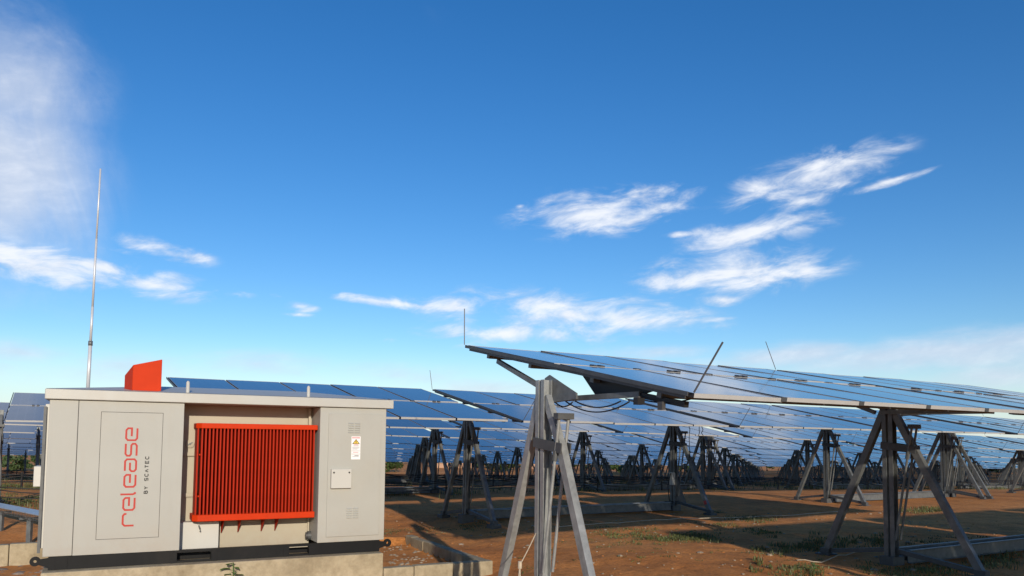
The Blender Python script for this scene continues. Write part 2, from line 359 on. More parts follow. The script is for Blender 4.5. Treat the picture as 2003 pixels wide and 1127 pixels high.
def gz(x, y):
    z = gbase(x, y)
    if y < 26: z += .018 * wav(x, y) + .022 * noise.fractal((x * 1.7, y * 1.7, 0), .9, 2.1, 5)
    a, o = cabloc(x, y)
    near = 1 - sstep(11.2, 12.8, y + .25 * (x if x > 0 else 0))
    z -= .34 * near * (1 - sstep(-.7, .9, x))
    if -8 < a < 8: z -= .14 * (1 - sstep(5.8, 8, a)) * (1 - sstep(1, 4, abs(o + 1.5) - 2)) * (1 - near * (1 - sstep(-.7, .9, x))) * sstep(-8, 0, a)
    if a < 5.62 and -3.23 < o < .10: z = -.27 + .02 * wav(x * 2, y * 2)
    return z
# ground: fine near patch inside a sheet that reaches the horizon
def axis_pts(lo, hi, step, far, grow):
    pts = []; x = lo
    while x < hi + 1e-6: pts.append(x); x += step
    s = step; x = pts[-1]
    while x < far: s *= grow; x += s; pts.append(x)
    s = step; x = lo; left = []
    while x > -far: s *= grow; x -= s; left.append(x)
    return list(reversed(left)) + pts
xs = axis_pts(-11, 11, .11, 3500, 1.13); ys = axis_pts(5.5, 19, .11, 3500, 1.10)
ys = [y for y in ys if y > -400]
gb = MB(); nx = len(xs)
for y in ys:
    for x in xs: gb.v.append((x, y, gz(x, y)))
for j in range(len(ys) - 1):
    for i in range(nx - 1):
        gb.f.append((j * nx + i, j * nx + i + 1, (j + 1) * nx + i + 1, (j + 1) * nx + i)); gb.m.append(0)
ground = gb.build('ground', M['soil'], smooth=True); tag(ground, kind='structure')

# ------------------------------------------------------------------ cabinet (transformer kiosk)
CM = Matrix(((UC.x, -NC.x, 0, CO.x), (UC.y, -NC.y, 0, CO.y), (0, 0, 1, 0), (0, 0, 0, 1)))   # local x along front, y into depth, z up
cab = empty('transformer_kiosk', CM)
tag(cab, 'cream metal transformer kiosk with red lettering and an orange radiator on a black skid', 'kiosk')
ZB, ZT = .258, 2.085; DR = .50; W = 4.08; DEP = 2.2
mb = MB(); mb.box(.30, 3.154, DR + .002, DEP - .02, .15, ZT - .002); mb.build('tank_wall', M['beige_warm'], cab)
mb = MB(); mb.box(0, .296, 0, DEP, ZB + .004, ZT - .004); mb.build('corner_panel', M['beige'], cab, bevel=.006)
# left block with the lettered panel let into it
a0, a1, lz0, lz1 = .535, 1.217, .432, 1.952
mb = MB()
mb.box(.302, a0, 0, DR, ZB + .004, ZT - .004); mb.box(a1, 1.452, 0, DR + .01, ZB + .004, ZT - .004)
mb.box(a0, a1, 0, DR, ZB + .004, lz0); mb.box(a0, a1, 0, DR, lz1, ZT - .004)
mb.build('left_casing', M['beige'], cab)
mb = MB(); mb.box(a0 + .0005, a1 - .0005, .012, DR - .02, lz0 + .0005, lz1 - .0005); mb.build('panel_seal', M['seam'], cab)
mb = MB(); mb.box(a0 + .005, a1 - .005, .0015, .011, lz0 + .005, lz1 - .005); logo = mb.build('lettered_panel', M['beige'], cab)
mb = MB(); mb.box(.296, .302, .01, DR, ZB + .004, ZT - .004); mb.build('panel_seam', M['seam'], cab)
# lettering, reading upwards: reading direction +z, letter top towards -x
GLY = {'r': [[(0, 0), (0, .82), (.16, 1), (.82, 1), (.97, .86), (.97, .68)]],
       'e': [[(1, 0), (.16, 0), (0, .16), (0, .84), (.16, 1), (.84, 1), (1, .84), (1, .5), (.33, .5)]],
       'l': [[(0, 1.3), (0, .18), (.22, 0), (.55, 0)]],
       'a': [[(.04, 1), (.84, 1), (1, .84), (1, .16), (.84, 0), (.16, 0), (0, .16), (0, .4), (.14, .55), (.72, .55)]],
       's': [[(0, 0), (.84, 0), (1, .14), (1, .38), (.86, .5), (.14, .5), (0, .62), (0, .86), (.16, 1), (1, 1)]],
       'B': [[(0, 0), (0, 1), (.7, 1), (.9, .86), (.9, .64), (.7, .52), (.13, .52)], [(.7, .50), (1, .36), (1, .14), (.75, 0), (.13, 0)]],
       'Y': [[(0, 1), (.5, .5), (1, 1)], [(.5, .40), (.5, 0)]],
       'S': [[(0, .1), (.2, 0), (.8, 0), (1, .16), (1, .36), (.8, .5), (.2, .5), (0, .64), (0, .84), (.2, 1), (.8, 1), (1, .9)]],
       'C': [[(1, .12), (.78, 0), (.25, 0), (0, .25), (0, .75), (.25, 1), (.78, 1), (1, .88)]],
       'A': [[(0, 0), (.5, 1)], [(.62, .76), (1, 0)]],
       'T': [[(0, 1), (1, 1)], [(.5, .9), (.5, 0)]],
       'E': [[(1, 0), (0, 0), (0, 1), (1, 1)], [(.12, .5), (.88, .5)]]}
def letters(text, x_base, xh, z0, widths, gap, stroke, mat, y0, parent):
    z = z0
    for ch in text:
        if ch == ' ': z += .05; continue
        w = widths.get(ch, widths['*']); mb = MB()
        for k, pl in enumerate(GLY[ch]):
            mb.strip([(x_base - q * (xh - stroke) - stroke / 2, y0 - .0004 * k, z + p * (w - stroke) + stroke / 2) for p, q in pl], stroke, (0, -1, 0), .0018)
        mb.build('letter', mat, parent); z += w + gap
letters('release', .945, .142, .575, {'*': .166, 'l': .068}, .0216, .0215, M['red'], .0012, logo)
letters('BY SCATEC', 1.077, .047, .962, {'*': .041}, .0115, .0105, M['ink'], .0012, logo)
# right block
mb = MB(); mb.box(3.155, W, 0, DEP, ZB + .004, ZT - .004); rblk = mb.build('right_casing', M['beige'], cab, bevel=.006)
mb = MB(); mb.box(3.268, 4.0, -.016, -.001, .335, 2.0); door = mb.build('door', M['beige'], cab, bevel=.004)
for z0 in (.575, 1.735):
    for cx in (3.575, 3.665):
        for k in range(5):
            z = z0 + k * .031; mb = MB()
            mb.prism([(cx - .036, -.0165, z), (cx - .036, -.030, z + .004), (cx - .036, -.0165, z + .020)], (.072, 0, 0)); mb.build('louvre', M['beige'], door)
mb = MB(); mb.box(3.307, 3.583, -.07, -.0165, .987, 1.247); lb = mb.build('meter_box', M['white'], cab, bevel=.006)
for x in (3.34, 3.55):
    mb = MB(); mb.tube([(x, -.069, 1.20), (x, -.077, 1.20)], .012, 10); mb.build('screw', M['ink'], lb)
sg = MB(); sg.box(3.585, 3.712, -.0195, -.0165, 1.375, 1.69); sgn = sg.build('warning_label', M['label_white'], cab)
def flat(parent, pts, mat, name, y=-.0199, h=.0006):
    mb = MB(); mb.prism([(x, y, z) for x, z in pts], (0, -h, 0)); return mb.build(name, mat, parent)
flat(sgn, [(3.594, 1.585), (3.703, 1.585), (3.6485, 1.655)], M['ink'], 'warning_triangle')
flat(sgn, [(3.609, 1.593), (3.688, 1.593), (3.6485, 1.643)], M['yellow'], 'warning_triangle_field', y=-.0207)
mb = MB(); mb.strip([(3.652, -.0215, 1.632), (3.642, -.0215, 1.616), (3.654, -.0215, 1.613), (3.646, -.0215, 1.598)], .006, (0, -1, 0), .0006); mb.build('lightning_bolt', M['ink'], sgn)
for k in range(7):
    x = 3.594 + k * .0158; flat(sgn, [(x, 1.662), (x + .011, 1.662), (x + .011, 1.682), (x, 1.682)], M['label_red'], 'print_mark')
for z, c, x0, x1 in ((1.572, 'label_red', 3.62, 3.68), (1.558, 'label_grey', 3.61, 3.69), (1.540, 'label_grey', 3.595, 3.70), (1.526, 'label_grey', 3.60, 3.69), (1.512, 'label_grey', 3.598, 3.67), (1.488, 'label_grey', 3.592, 3.705), (1.468, 'label_red', 3.61, 3.685), (1.445, 'label_grey', 3.592, 3.705), (1.425, 'ink', 3.63, 3.69), (1.41, 'label_grey', 3.60, 3.69)):
    flat(sgn, [(x0, z), (x1, z), (x1, z + .007), (x0, z + .007)], M[c], 'print_line')
# recess: radiator, rails, dial, cable box, brackets
rad = empty('radiator', None); rad.parent = cab
def header(z0, z1, x0, x1, name):
    mb = MB(); y0, y1 = .075, .47; c = .06
    mb.prism([(x0, y1, z0), (x0, y0 + c, z0), (x0 + c, y0, z0), (x1, y0, z0), (x1, y1, z0)][::-1], (0, 0, z1 - z0)); return mb.build(name, M['orange'], rad, bevel=.008)
header(1.770, 1.838, 1.612, 3.143, 'header_pipe'); header(.594, .676, 1.60, 3.128, 'header_pipe')
fm = MB()
zA, zBt = .676, 1.770
fm.box(-.0055, .0055, .106, .44, zA, zBt)
fm.box(-.0095, .0095, .092, .1059, zA, zBt)
fme = fm.mesh('fin', M['orange_fin'])
NF = 34
for k in range(NF):
    o = link('fin', fme, rad); o.location = (1.634 if k == 0 else 1.684 + (k - 1) * (3.10 - 1.684) / (NF - 2), 0, 0)
for k, z in enumerate((1.435, .905)):
    mb = MB(); mb.box(1.40, 2.6, DR - .04, DR + .001, z - .022, z + .026); mb.build('wall_rail', M['beige_warm'], cab)
    mb = MB(); mb.bar((1.634, .2, z), (1.684, .2, z), .02, .03, (0, 0, 1)); mb.build('spacer', M['orange'], rad)
mb = MB(); mb.tube([(1.575, DR, 1.573), (1.575, DR - .03, 1.573)], .052, 20); dial = mb.build('dial', M['beige_warm'], cab)
mb = MB(); mb.bar((1.545, DR - .038, 1.555), (1.605, DR - .038, 1.59), .014, .014, (0, 1, 0)); mb.tube([(1.575, DR - .03, 1.573), (1.575, DR - .055, 1.573)], .012, 8); mb.build('dial_handle', M['galv'], dial)
mb = MB(); mb.box(1.453, 1.945, .30, DR + .001, .19, .570); kb = mb.build('cable_box', M['white'], cab, bevel=.004)
mb = MB(); mb.tube([(1.702, .30, .52), (1.702, .27, .515), (1.712, .268, .485), (1.720, .276, .447), (1.720, .30, .445)], .009, 8); mb.build('handle', M['galv_dark'], kb)
for x in (1.99, 2.20, 2.50, 2.68):
    mb = MB(); mb.prism([(x, .22, .594), (x, DR - .03, .594), (x, DR - .03, .40)], (.012, 0, 0)); mb.build('bracket', M['orange_fin'], rad)
mb = MB(); mb.tube([(3.154, .40, .32), (3.11, .40, .32)], .060, 16); va = mb.build('drain_valve', M['galv_dark'], cab)
mb = MB(); mb.tube([(3.11, .40, .32), (3.09, .40, .32)], .045, 14); mb.build('valve_cap', M['dark_steel'], va)
mb = MB(); mb.bar((3.13, .44, .36), (3.13, .44, .602), .02, .02); mb.build('drain_pipe', M['beige_warm'], va)
mb = MB(); mb.bar((3.11, .44, 1.7), (3.11, .44, 2.08), .03, .05); mb.build('roof_stay', M['beige_warm'], cab)
# roof: fascia slab with shallow hip
mb = MB(); x0, x1, y0, y1, z0, z1 = -.05, W + .09, -.045, DEP + .05, ZT, 2.205
mb.box(x0, x1, y0, y1, z0, z1); rf = mb.build('roof', M['roof'], cab, bevel=.008)
mb = MB(); e = .004; yr = (y0 + y1) / 2; zr = z1 + .14
bq = [(x0 + .01, y0 + .01, z1 - .001 + e), (x1 - .01, y0 + .01, z1 - .001 + e), (x1 - .01, y1 - .01, z1 - .001 + e), (x0 + .01, y1 - .01, z1 - .001 + e)]
r0, r1 = (x0 + 1.3, yr, zr), (x1 - 1.0, yr, zr)
mb.quad([bq[0], bq[1], r1, r0]); mb.quad([bq[1], bq[2], r1]); mb.quad([bq[2], bq[3], r0, r1]); mb.quad([bq[3], bq[0], r0]); mb.build('hip_cap', M['roof'], rf)
for x, y in ((1.49, .06), (1.46, 1.9), (3.0, .06), (2.98, 1.5)):
    mb = MB(); zz = 2.205 + .01; mb.tube([(x, y, zz - .03), (x, y, zz + .13)], .022, 10); mb.tube([(x, y, zz + .13), (x, y, zz + .15)], .022, 10, r2=.010); mb.build('lifting_lug', M['white'], rf)
# orange hood on the roof
hood = empty('roof_hood', CM @ Matrix.Translation((.86, .10, 2.225)))
tag(hood, 'orange wedge-shaped metal hood on top of the cream kiosk roof', 'hood')
mb = MB(); f0 = [(0, 0, 0), (.325, 0, 0), (.325, .34, 0), (-.085, .28, 0)]; f1 = [(0, 0, .315), (.325, 0, .40), (.325, .34, .40), (-.085, .28, .20)]
mb.hexa(f0, f1); mb.build('shell', M['orange'], hood, bevel=.006)
for x in (.012, .30):
    mb = MB(); mb.box(x, x + .02, -.012, .02, -.02, .002); mb.build('foot_clip', M['dark_steel'], hood)
# mast
mp = CM @ Vector((.36, 1.0, 2.20))
mast = empty('lightning_mast', Matrix.Translation(mp)); tag(mast, 'tall thin silver telescopic mast rising behind the cream kiosk roof edge', 'mast')
lean = Vector((.012, 0, 1))
def mseg(z0, z1, r, name, mt='mast'):
    mb = MB(); mb.tube([lean * z0, lean * z1], r, 10); mb.build(name, M[mt], mast, smooth=True)
mseg(.0, .66, .023, 'base_tube'); mseg(.64, .70, .028, 'collar', 'galv'); mseg(.7, 1.15, .017, 'mast_tube'); mseg(1.15, 2.05, .0145, 'mast_tube'); mseg(2.05, 3.0, .011, 'mast_tube')
# left side doors, box
mb = MB(); mb.box(-.045, -.001, .10, 1.0, .35, 2.03); mb.build('side_door', M['white'], cab, bevel=.004)
mb = MB(); mb.box(-.045, -.001, 1.03, 2.05, .35, 2.03); mb.build('side_door', M['white'], cab, bevel=.004)
mb = MB(); mb.box(-.06, -.03, .06, .085, .30, 2.0); mb.build('hinge_rod', M['galv_dark'], cab)
mb = MB(); mb.box(-.165, -.046, .55, .95, 1.04, 1.285); mb.build('side_box', M['white'], cab, bevel=.006)
# skid
skid = empty('skid', None); skid.parent = cab
def lug(sgn, xc, y):
    mb = MB(); n = 14; cz = .215; cx = xc
    ring = [(cx + .055 * math.cos(2 * math.pi * k / n), cz + .055 * math.sin(2 * math.pi * k / n)) for k in range(n)]
    rin = [(cx + .017 * math.cos(2 * math.pi * k / n), cz + .017 * math.sin(2 * math.pi * k / n)) for k in range(n)]
    for k in range(n):
        j = (k + 1) % n; q = [ring[k], ring[j], rin[j], rin[k]]; mb.prism([(x, y, z) for x, z in q], (0, .03, 0))
    s_ = sgn; mb.prism([(cx - s_ * .046, y + .001, cz + .030), (cx + s_ * .001, y + .001, cz - .055), (cx + s_ * .035, y + .001, cz - .042), (cx + s_ * .2, y + .001, .115), (cx + s_ * .2, y + .001, ZB - .002), (cx + s_ * .05, y + .001, cz + .022), (cx + s_ * .045, y + .001, cz - .03), (cx + s_ * .0, y + .001, cz - .05)][1:6], (0, .028, 0))
    mb.build('lifting_eye', M['rail_black'], skid)
for y in (-.0, 1.95): lug(1, -.07, y); lug(-1, W + .055, y)
def beam(y0, y1):
    mb = MB(); zb, zt = .108, ZB
    for xa, xb in ((.06, 1.43), (1.83, 2.79), (3.05, W - .06)): mb.box(xa, xb, y0, y1, zb, zt)
    for xa, xb in ((1.43, 1.83), (2.79, 3.05)): mb.box(xa, xb, y0 + .004, y1, zb, zb + .022); mb.box(xa, xb, y0 + .004, y1, zt - .03, zt)
    mb.build('skid_beam', M['rail_black'], skid)
beam(.004, .09); beam(1.99, 2.08)
for xa, xb in ((1.36, 1.43), (1.83, 1.90), (2.72, 2.79), (3.05, 3.12), (.25, .255)):
    mb = MB(); mb.box(xa, xb, -.004, .0035, .108, ZB - .02); mb.build('stiffener', M['rail_black'], skid)
mb = MB(); mb.box(1.4, 3.1, .28, .29, .11, .18); mb.build('pocket_shade_sheet', M['rail_black'], skid)  # black sheet added to stand in for shade inside the fork pockets
mb = MB(); mb.box(.1, W - .1, .6, .68, .11, .145); mb.build('cross_beam', M['rail_black'], skid)

# ------------------------------------------------------------------ plinth and bund walls
PM = CM
pl = MB(); pl.box(.0, 4.02, -.18, 2.3, -.40, .105); plo = pl.build('plinth', M['conc'], bevel=.012); plo.matrix_world = PM
tag(plo, 'pale concrete plinth under the black skid of the kiosk', 'plinth')
def wall_run(pts_a, name, label, th=.15, zt=-.1, horiz=True, fixed=0, blocks=None, group=None):
    root = empty(name, PM); tag(root, label, 'wall', group)
    for i in range(len(pts_a) - 1):
        mb = MB(); g = .004; jz = zt + random.uniform(-.008, .008); jo = random.uniform(-.004, .004)
        if horiz: mb.box(pts_a[i] + g, pts_a[i + 1] - g, fixed + jo, fixed + th + jo, -.6, jz)
        else: mb.box(fixed + jo, fixed + th + jo, pts_a[i] + g, pts_a[i + 1] - g, -.6, jz)
        mb.build('block', M['conc'], root, bevel=.015)
    return root
wall_run([4.024, 4.47, 5.06, 5.69], 'bund_wall', 'low concrete block wall in front, right of the plinth, up to the corner', fixed=-.18)
wall_run([-.025, .52, 1.1, 1.7, 2.3, 2.9, 3.22], 'bund_wall', 'low grey concrete wall running back from the corner behind the kiosk', horiz=False, fixed=5.54)
wall_run([-6.2 + .62 * k for k in range(12)], 'bund_wall', 'low concrete block wall at the left, behind the kiosk above rubble', zt=.05, fixed=3.24)

# ------------------------------------------------------------------ solar tables
CT, ST = math.cos(TAU), math.sin(TAU)
ys_ = Vector((0, CT, ST)); ns_ = Vector((0, -ST, CT))
def slope(x, s, n=0.0): return Vector((x, 0, ZC)) + ys_ * s + ns_ * n     # table-local point on the panel plane
S_LO, S_HI = -AL / CT, AH / CT
PW, PL_, PT = CW - .034, 1.985, .038
def panel_geom(mb, org, m0=0):
    def P(x, y, n): return org + Vector((1, 0, 0)) * x + ys_ * y + ns_ * n
    fw = .007
    o = [(0, 0), (PW, 0), (PW, PL_), (0, PL_)]; i_ = [(fw, fw), (PW - fw, fw), (PW - fw, PL_ - fw), (fw, PL_ - fw)]
    b = len(mb.v)
    mb.v += [tuple(P(x, y, -PT)) for x, y in o] + [tuple(P(x, y, 0)) for x, y in o] + [tuple(P(x, y, 0)) for x, y in i_] + [tuple(P(x, y, -.003)) for x, y in i_]
    for k in range(4):
        j = (k + 1) % 4
        mb.f += [(b + k, b + j, b + 4 + j, b + 4 + k), (b + 4 + k, b + 4 + j, b + 8 + j, b + 8 + k), (b + 8 + k, b + 8 + j, b + 12 + j, b + 12 + k)]; mb.m += [2 if k % 2 else 0, 0, 0]  # long frame sides coloured dark to stand in for shade
    mb.f += [(b + 12, b + 13, b + 14, b + 15), (b + 3, b + 2, b + 1, b)]; mb.m += [1, 2]
pm = MB(); panel_geom(pm, Vector((0, 0, 0)))
# panel mesh in its own frame (x along table, y along slope) so that the cell pattern follows it
pm.v = [(p[0] - PW / 2, Vector(p).dot(ys_) - PL_ / 2, Vector(p).dot(ns_)) for p in pm.v]
PANEL_ME = pm.mesh('solar_panel', [M['alu'], M['glass'], M['backsheet_side_shade']])
PANEL_SPOTS = []
for s0 in (S_LO, S_HI - PL_):
    for k in range(5): PANEL_SPOTS.append(slope(G + k * CW + .017 + PW / 2, s0 + PL_ / 2))
def rail(s, n, w, h, x0=G + .062, x1=L - G - .062):
    mb = MB(); mb.bar(slope(x0, s, n), slope(x1, s, n), w, h, ys_); return mb
S_MID = (S_LO + S_HI) / 2
RAIL_ME = {}
PURLINS = [(-1.55, .06, .075), (-.55, .06, .075), (.62, .06, .075), (1.6, .06, .075)]
pur_me = [rail(s, -PT - h / 2 - .001, w, h).mesh('purlin', M['galv']) for s, w, h in PURLINS]
mid_me = rail(S_MID, -.030, .098, .045).mesh('mid_rail', M['alu'])
RX = (G + .035, L - G - .035)
def rafter_mesh(x):
    mb = MB(); n = -PT - .014; mb.bar(slope(x, S_LO + .10, n), slope(x, S_HI - .05, n), .05, .026, (1, 0, 0)); return mb.mesh('rafter', M['edge_dark'])
raf_me = [rafter_mesh(x) for x in RX]
def strut_mesh(x, sgn):
    mb = MB(); q = slope(x, 1.38 if sgn > 0 else -1.28, -PT - .085); mb.bar((x, sgn * .04, ZC - .36), q, .05, .05, (1, 0, 0)); return mb.mesh('strut', M['galv'])
strut_me = [strut_mesh(x + (.052 if x < 1 else -.052), sg_) for x in RX for sg_ in (1, -1)]
def gusset_mesh(x):
    mb = MB(); mb.prism([(x, .07, ZC - .15), (x, -.02, ZC - .12), (x, -.50, ZC - .33), (x, -.52, ZC - .39), (x, .07, ZC - .42)], (.008, 0, 0))
    mb.bar((x - .012, .09, ZC - .385), (x - .012, -.52, ZC - .36), .02, .06, (1, 0, 0)); return mb.mesh('gusset', M['galv'])
gus_me = gusset_mesh(.055)
ebar = MB(); n = -.019; ebar.bar(slope(G - .008, S_LO + .05, n), slope(G - .008, S_HI + .03, n), .012, .036, (1, 0, 0)); ebar_me = ebar.mesh('end_trim', M['edge_dark'])  # dark trim colour stands in for the unlit left end
cm_ = MB()
for k in range(5):
    for dx in (.46, .56): cm_.bar(slope(G + k * CW + dx, S_MID, .002), slope(G + k * CW + dx + .05, S_MID, .002), .07, .03, ys_)
for k in range(1, 5): cm_.bar(slope(G + k * CW - .04, S_MID, .0), slope(G + k * CW + .04, S_MID, .0), .05, .022, ys_)
clamp_me = cm_.mesh('rail_clamp', M['dark_steel'])
clip = MB(); clip.bar(slope(-.035, S_LO - .004, -.019), slope(.035, S_LO - .004, -.019), .006, .040, ys_); clip_me = clip.mesh('edge_clip', M['galv_dark'])
jb = MB(); jb.box(-.05, .05, -.03, .03, -.12, 0)
far_t = MB()
for p in PANEL_SPOTS: panel_geom(far_t, p - Vector((PW / 2, 0, 0)) - ys_ * PL_ / 2)
far_t2 = MB(); far_t2.bar(slope(G, S_MID, -.03), slope(L - G, S_MID, -.03), .098, .045, ys_)
for s, w, h in PURLINS: far_t2.bar(slope(G, s, -PT - h / 2), slope(L - G, s, -PT - h / 2), w, h, ys_)
b0 = len(far_t.v); far_t.v += far_t2.v; far_t.f += [tuple(i + b0 for i in f) for f in far_t2.f]; far_t.m += [0] * len(far_t2.f)
FAR_ME = far_t.mesh('solar_table', [M['alu'], M['glass'], M['backsheet_side_shade']])
PR = Matrix.Identity(4)
for i in range(3): PR[i][0] = (1, 0, 0)[i]; PR[i][1] = ys_[i]; PR[i][2] = ns_[i]
ORD = ['first', 'second', 'third', 'fourth', 'fifth', 'sixth', 'seventh', 'eighth', 'ninth', 'tenth', 'eleventh', 'twelfth', 'thirteenth', 'fourteenth', 'fifteenth', 'sixteenth', 'seventeenth', 'eighteenth', 'nineteenth', 'twentieth'] + ['%d-th' % k for k in range(21, 60)]
RN_ = ['front row', 'second row', 'third row', 'fourth row', 'fifth row', 'sixth row', 'seventh row', 'eighth row', 'ninth row', 'tenth row', 'eleventh row', 'rearmost row']
ROWN = {k: v for k, v in enumerate(RN_)}; ROWN[-1] = 'row beside the camera, right of the view'
PAIR = .36
def joint(r, j, side=0):     # ground point of joint j of row r; side 1 = the second frame of a pair
    o = j * L + PAIR * (max(0, j - (0 if side else 1)) // 4)
    p = P1 + V * (ROW * r) + U * (ROW_OFF * r - (.25 if r >= 2 else 0) + o)
    p.z = gbase(p.x, p.y)
    return p
def tjoint(r, j):
    a = joint(r, j, 1); b = a + U * L; b.z = gbase(b.x, b.y)
    return a, b
def zlift(r): return 0.0
ROD = {(0, 0): (-.005, .0, .46), (0, 1): (-.16, 0, .46), (0, 2): (-.2, 0, .44), (1, 1): (-.06, 0, .44)}
def in_view(p, m=140, top=2.4):
    q = project(p + Vector((0, 0, top)))
    return q is not None and -m < q[0] < 2003 + m
NROW = 12
tables = []
for r in range(-1, NROW):
    for j in range(0, 40):
        a, b = tjoint(r, j)
        if r == -1:
            if j < 3: tables.append((r, j, a, b))
            continue
        if a.y < 3: continue
        if not (in_view(a, 60) or in_view(b, 60)): continue
        if r == 0 and j > 3: continue
        tables.append((r, j, a, b))
def table_mat(a, b):
    za = a.z; zb = b.z
    ex = (Vector((b.x, b.y, zb)) - Vector((a.x, a.y, za))).normalized(); ey = V.copy(); ey = (ey - ex * ey.dot(ex)).normalized(); ez = ex.cross(ey)
    return Matrix(((ex.x, ey.x, ez.x, a.x), (ex.y, ey.y, ez.y, a.y), (ex.z, ey.z, ez.z, za), (0, 0, 0, 1)))
for r, j, a, b in tables:
    mt = table_mat(a, b)
    if r == 0: mt = Matrix.Translation((0, 0, .016)) @ mt
    if r > 1: mt = mt @ Matrix.Translation((0, 0, ZC + random.gauss(0, .015))) @ Matrix.Rotation(random.gauss(0, .005), 4, 'X') @ Matrix.Translation((0, 0, -ZC))
    lab = 'tilted table of ten blue solar panels, %s from the left end of the %s' % (ORD[j], ROWN[r]) if r >= 0 else '%s solar table of the row standing out of view at the right' % ORD[j]
    grp = 'tables of solar panels in rows'
    if r >= 7:
        o = link('solar_table', FAR_ME); o.matrix_world = mt; tag(o, lab, 'solar table', grp); continue
    root = empty('solar_table', mt); tag(root, lab, 'solar table', grp)
    for p in PANEL_SPOTS:
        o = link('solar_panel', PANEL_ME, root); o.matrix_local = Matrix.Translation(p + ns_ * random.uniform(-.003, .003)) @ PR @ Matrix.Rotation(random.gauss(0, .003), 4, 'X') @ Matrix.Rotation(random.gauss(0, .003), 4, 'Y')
    link('mid_rail', mid_me, root)
    for me in pur_me: link('purlin', me, root)
    if r < 4:
        for me in raf_me: link('rafter', me, root)
        for me in strut_me: link('strut', me, root)
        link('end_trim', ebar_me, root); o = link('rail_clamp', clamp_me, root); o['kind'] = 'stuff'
    if r == 0:
        link('gusset', gus_me, root)
        for k in range(1, 5):
            o = link('edge_clip', clip_me, root); o.location = (G + k * CW, 0, 0)
    if r < 3:
        inv = mt.to_3x3().inverted()
        v_hi = inv @ Vector(ROD.get((r, j), (random.uniform(-.18, .0), 0, .44))); v_lo = inv @ Vector((.23, -.03, .41))
        if r == 0 or j > 0:
            mb = MB(); q = slope(G - .01, S_HI + .06, 0); mb.tube([q, q + v_hi], .006, 6); mb.build('lightning_rod', M['dark_steel'], root)
            mb = MB(); q = slope(G + .01, S_LO - .0, .0); mb.tube([q, q + v_lo], .009 if r == 0 else .007, 6); mb.build('lightning_rod', M['dark_steel'], root)
# cables hanging under the left end of the front table
root0 = [o for o in col.objects if o.name.startswith('solar_table') and o.parent is None and 'first from the left end of the front row' in o['label']][0]
def sag(p, q, d, n=14): return [Vector(p).lerp(Vector(q), t_ / n) + Vector((0, 0, -d * 4 * (t_ / n) * (1 - t_ / n))) for t_ in range(n + 1)]
for p, q, d in (((.1, -.25, ZC - .40), (.12, -1.22, ZC - .44), .10), ((.14, -.36, ZC - .40), (.12, -1.1, ZC - .43), .06), ((.1, -.06, ZC - .40), (.12, -.34, ZC - .41), .045), ((.2, -1.3, ZC - .42), (.35, -1.75, ZC - .43), .03)):
    mb = MB(); mb.tube(sag(p, q, d), .007, 6); mb.build('cable', M['black'], root0, smooth=True)
mb = MB(); mb.prism([slope(.30, -.22, -.045), slope(.30, -.52, -.235), slope(.30, -1.26, -.12), slope(.30, -1.45, -.045)], (.02, 0, 0)); mb.build('web_plate', M['black'], root0)
mb = MB(); mb.bar(slope(.26, -1.2, -.135), slope(.26, -1.86, -.125), .05, .05, (1, 0, 0)); mb.build('under_rail', M['black'], root0)
for s_ in (-1.62, -1.30):
    mb = MB(); q = slope(.2, s_, -.17); mb.box(q.x - .02, q.x + .02, q.y - .03, q.y + .03, q.z - .04, q.z + .03); mb.build('bolt', M['dark_steel'], root0)
mb = MB(); mb.box(.10, .18, -1.36, -1.30, ZC - .47, ZC - .41); mb.build('junction_box', M['black'], root0)

# ------------------------------------------------------------------ A-frame supports
SPF, SPB = 1.21, 1.06     # feet in front (towards the camera) and behind
def post_geom(mb):
    for s_ in (-1, 1): mb.chan((0, s_ * .018, .10), (0, s_ * .018, ZC - .16), .10, s_ * .062 if s_ > 0 else .062, .007, (1, 0, 0) if s_ > 0 else (-1, 0, 0))
def leg_near(mb, s_):     # the nearest support stands on slightly lower ground, its legs a little steeper
    if s_ > 0: mb.bar((0, .06, 2.10), (0, 1.0, -.32), .072, .09, (1, 0, 0))
    else: mb.bar((0, -.06, 2.10), (0, -.335, 1.58), .066, .085, (1, 0, 0)); mb.bar((0, -.32, 1.62), (0, -1.10, -.32), .075, .09, (1, 0, 0))
def leg_geom(mb, s_):
    y1 = SPB if s_ > 0 else -SPF
    mb.bar((0, s_ * .06, 2.14), (0, y1, .05), .075, .09, (1, 0, 0))
def foot_geom(mb, s_):
    y1 = SPB if s_ > 0 else -SPF
    mb.box(-.10, .10, y1 - .12, y1 + .12, -.08, .025); mb.box(-.05, .05, y1 - .07, y1 + .07, .025, .10)
def tie_geom(mb, s_):
    y1 = SPB if s_ > 0 else -SPF; mb.bar((.02, s_ * .05, .20), (.02, y1 - s_ * .08, .07), .06, .06, (1, 0, 0))
def brkt_geom(mb): mb.bar((-.062, .09, 1.64), (-.062, -.42, 1.58), .012, .10, (1, 0, 0)); mb.bar((.062, .05, 1.64), (.062, -.40, 1.58), .012, .10, (1, 0, 0))
def crank_geom(mb):
    for x in (-.055, .055): mb.tube([(x, -.10, .35), (x, -.37, 1.88)], .016, 8)
def crank_head(mb): mb.box(-.095, .095, -.41, -.33, 1.865, 1.925)
def sleeve_geom(mb): 
    for x in (-.055, .055): mb.tube([(x, -.295, 1.46), (x, -.312, 1.56)], .028, 8)
def base_geom(mb): mb.box(-.13, .13, -.10, .10, -.06, .12)
def mk(fn, *a):
    mb = MB(); fn(mb, *a); return mb
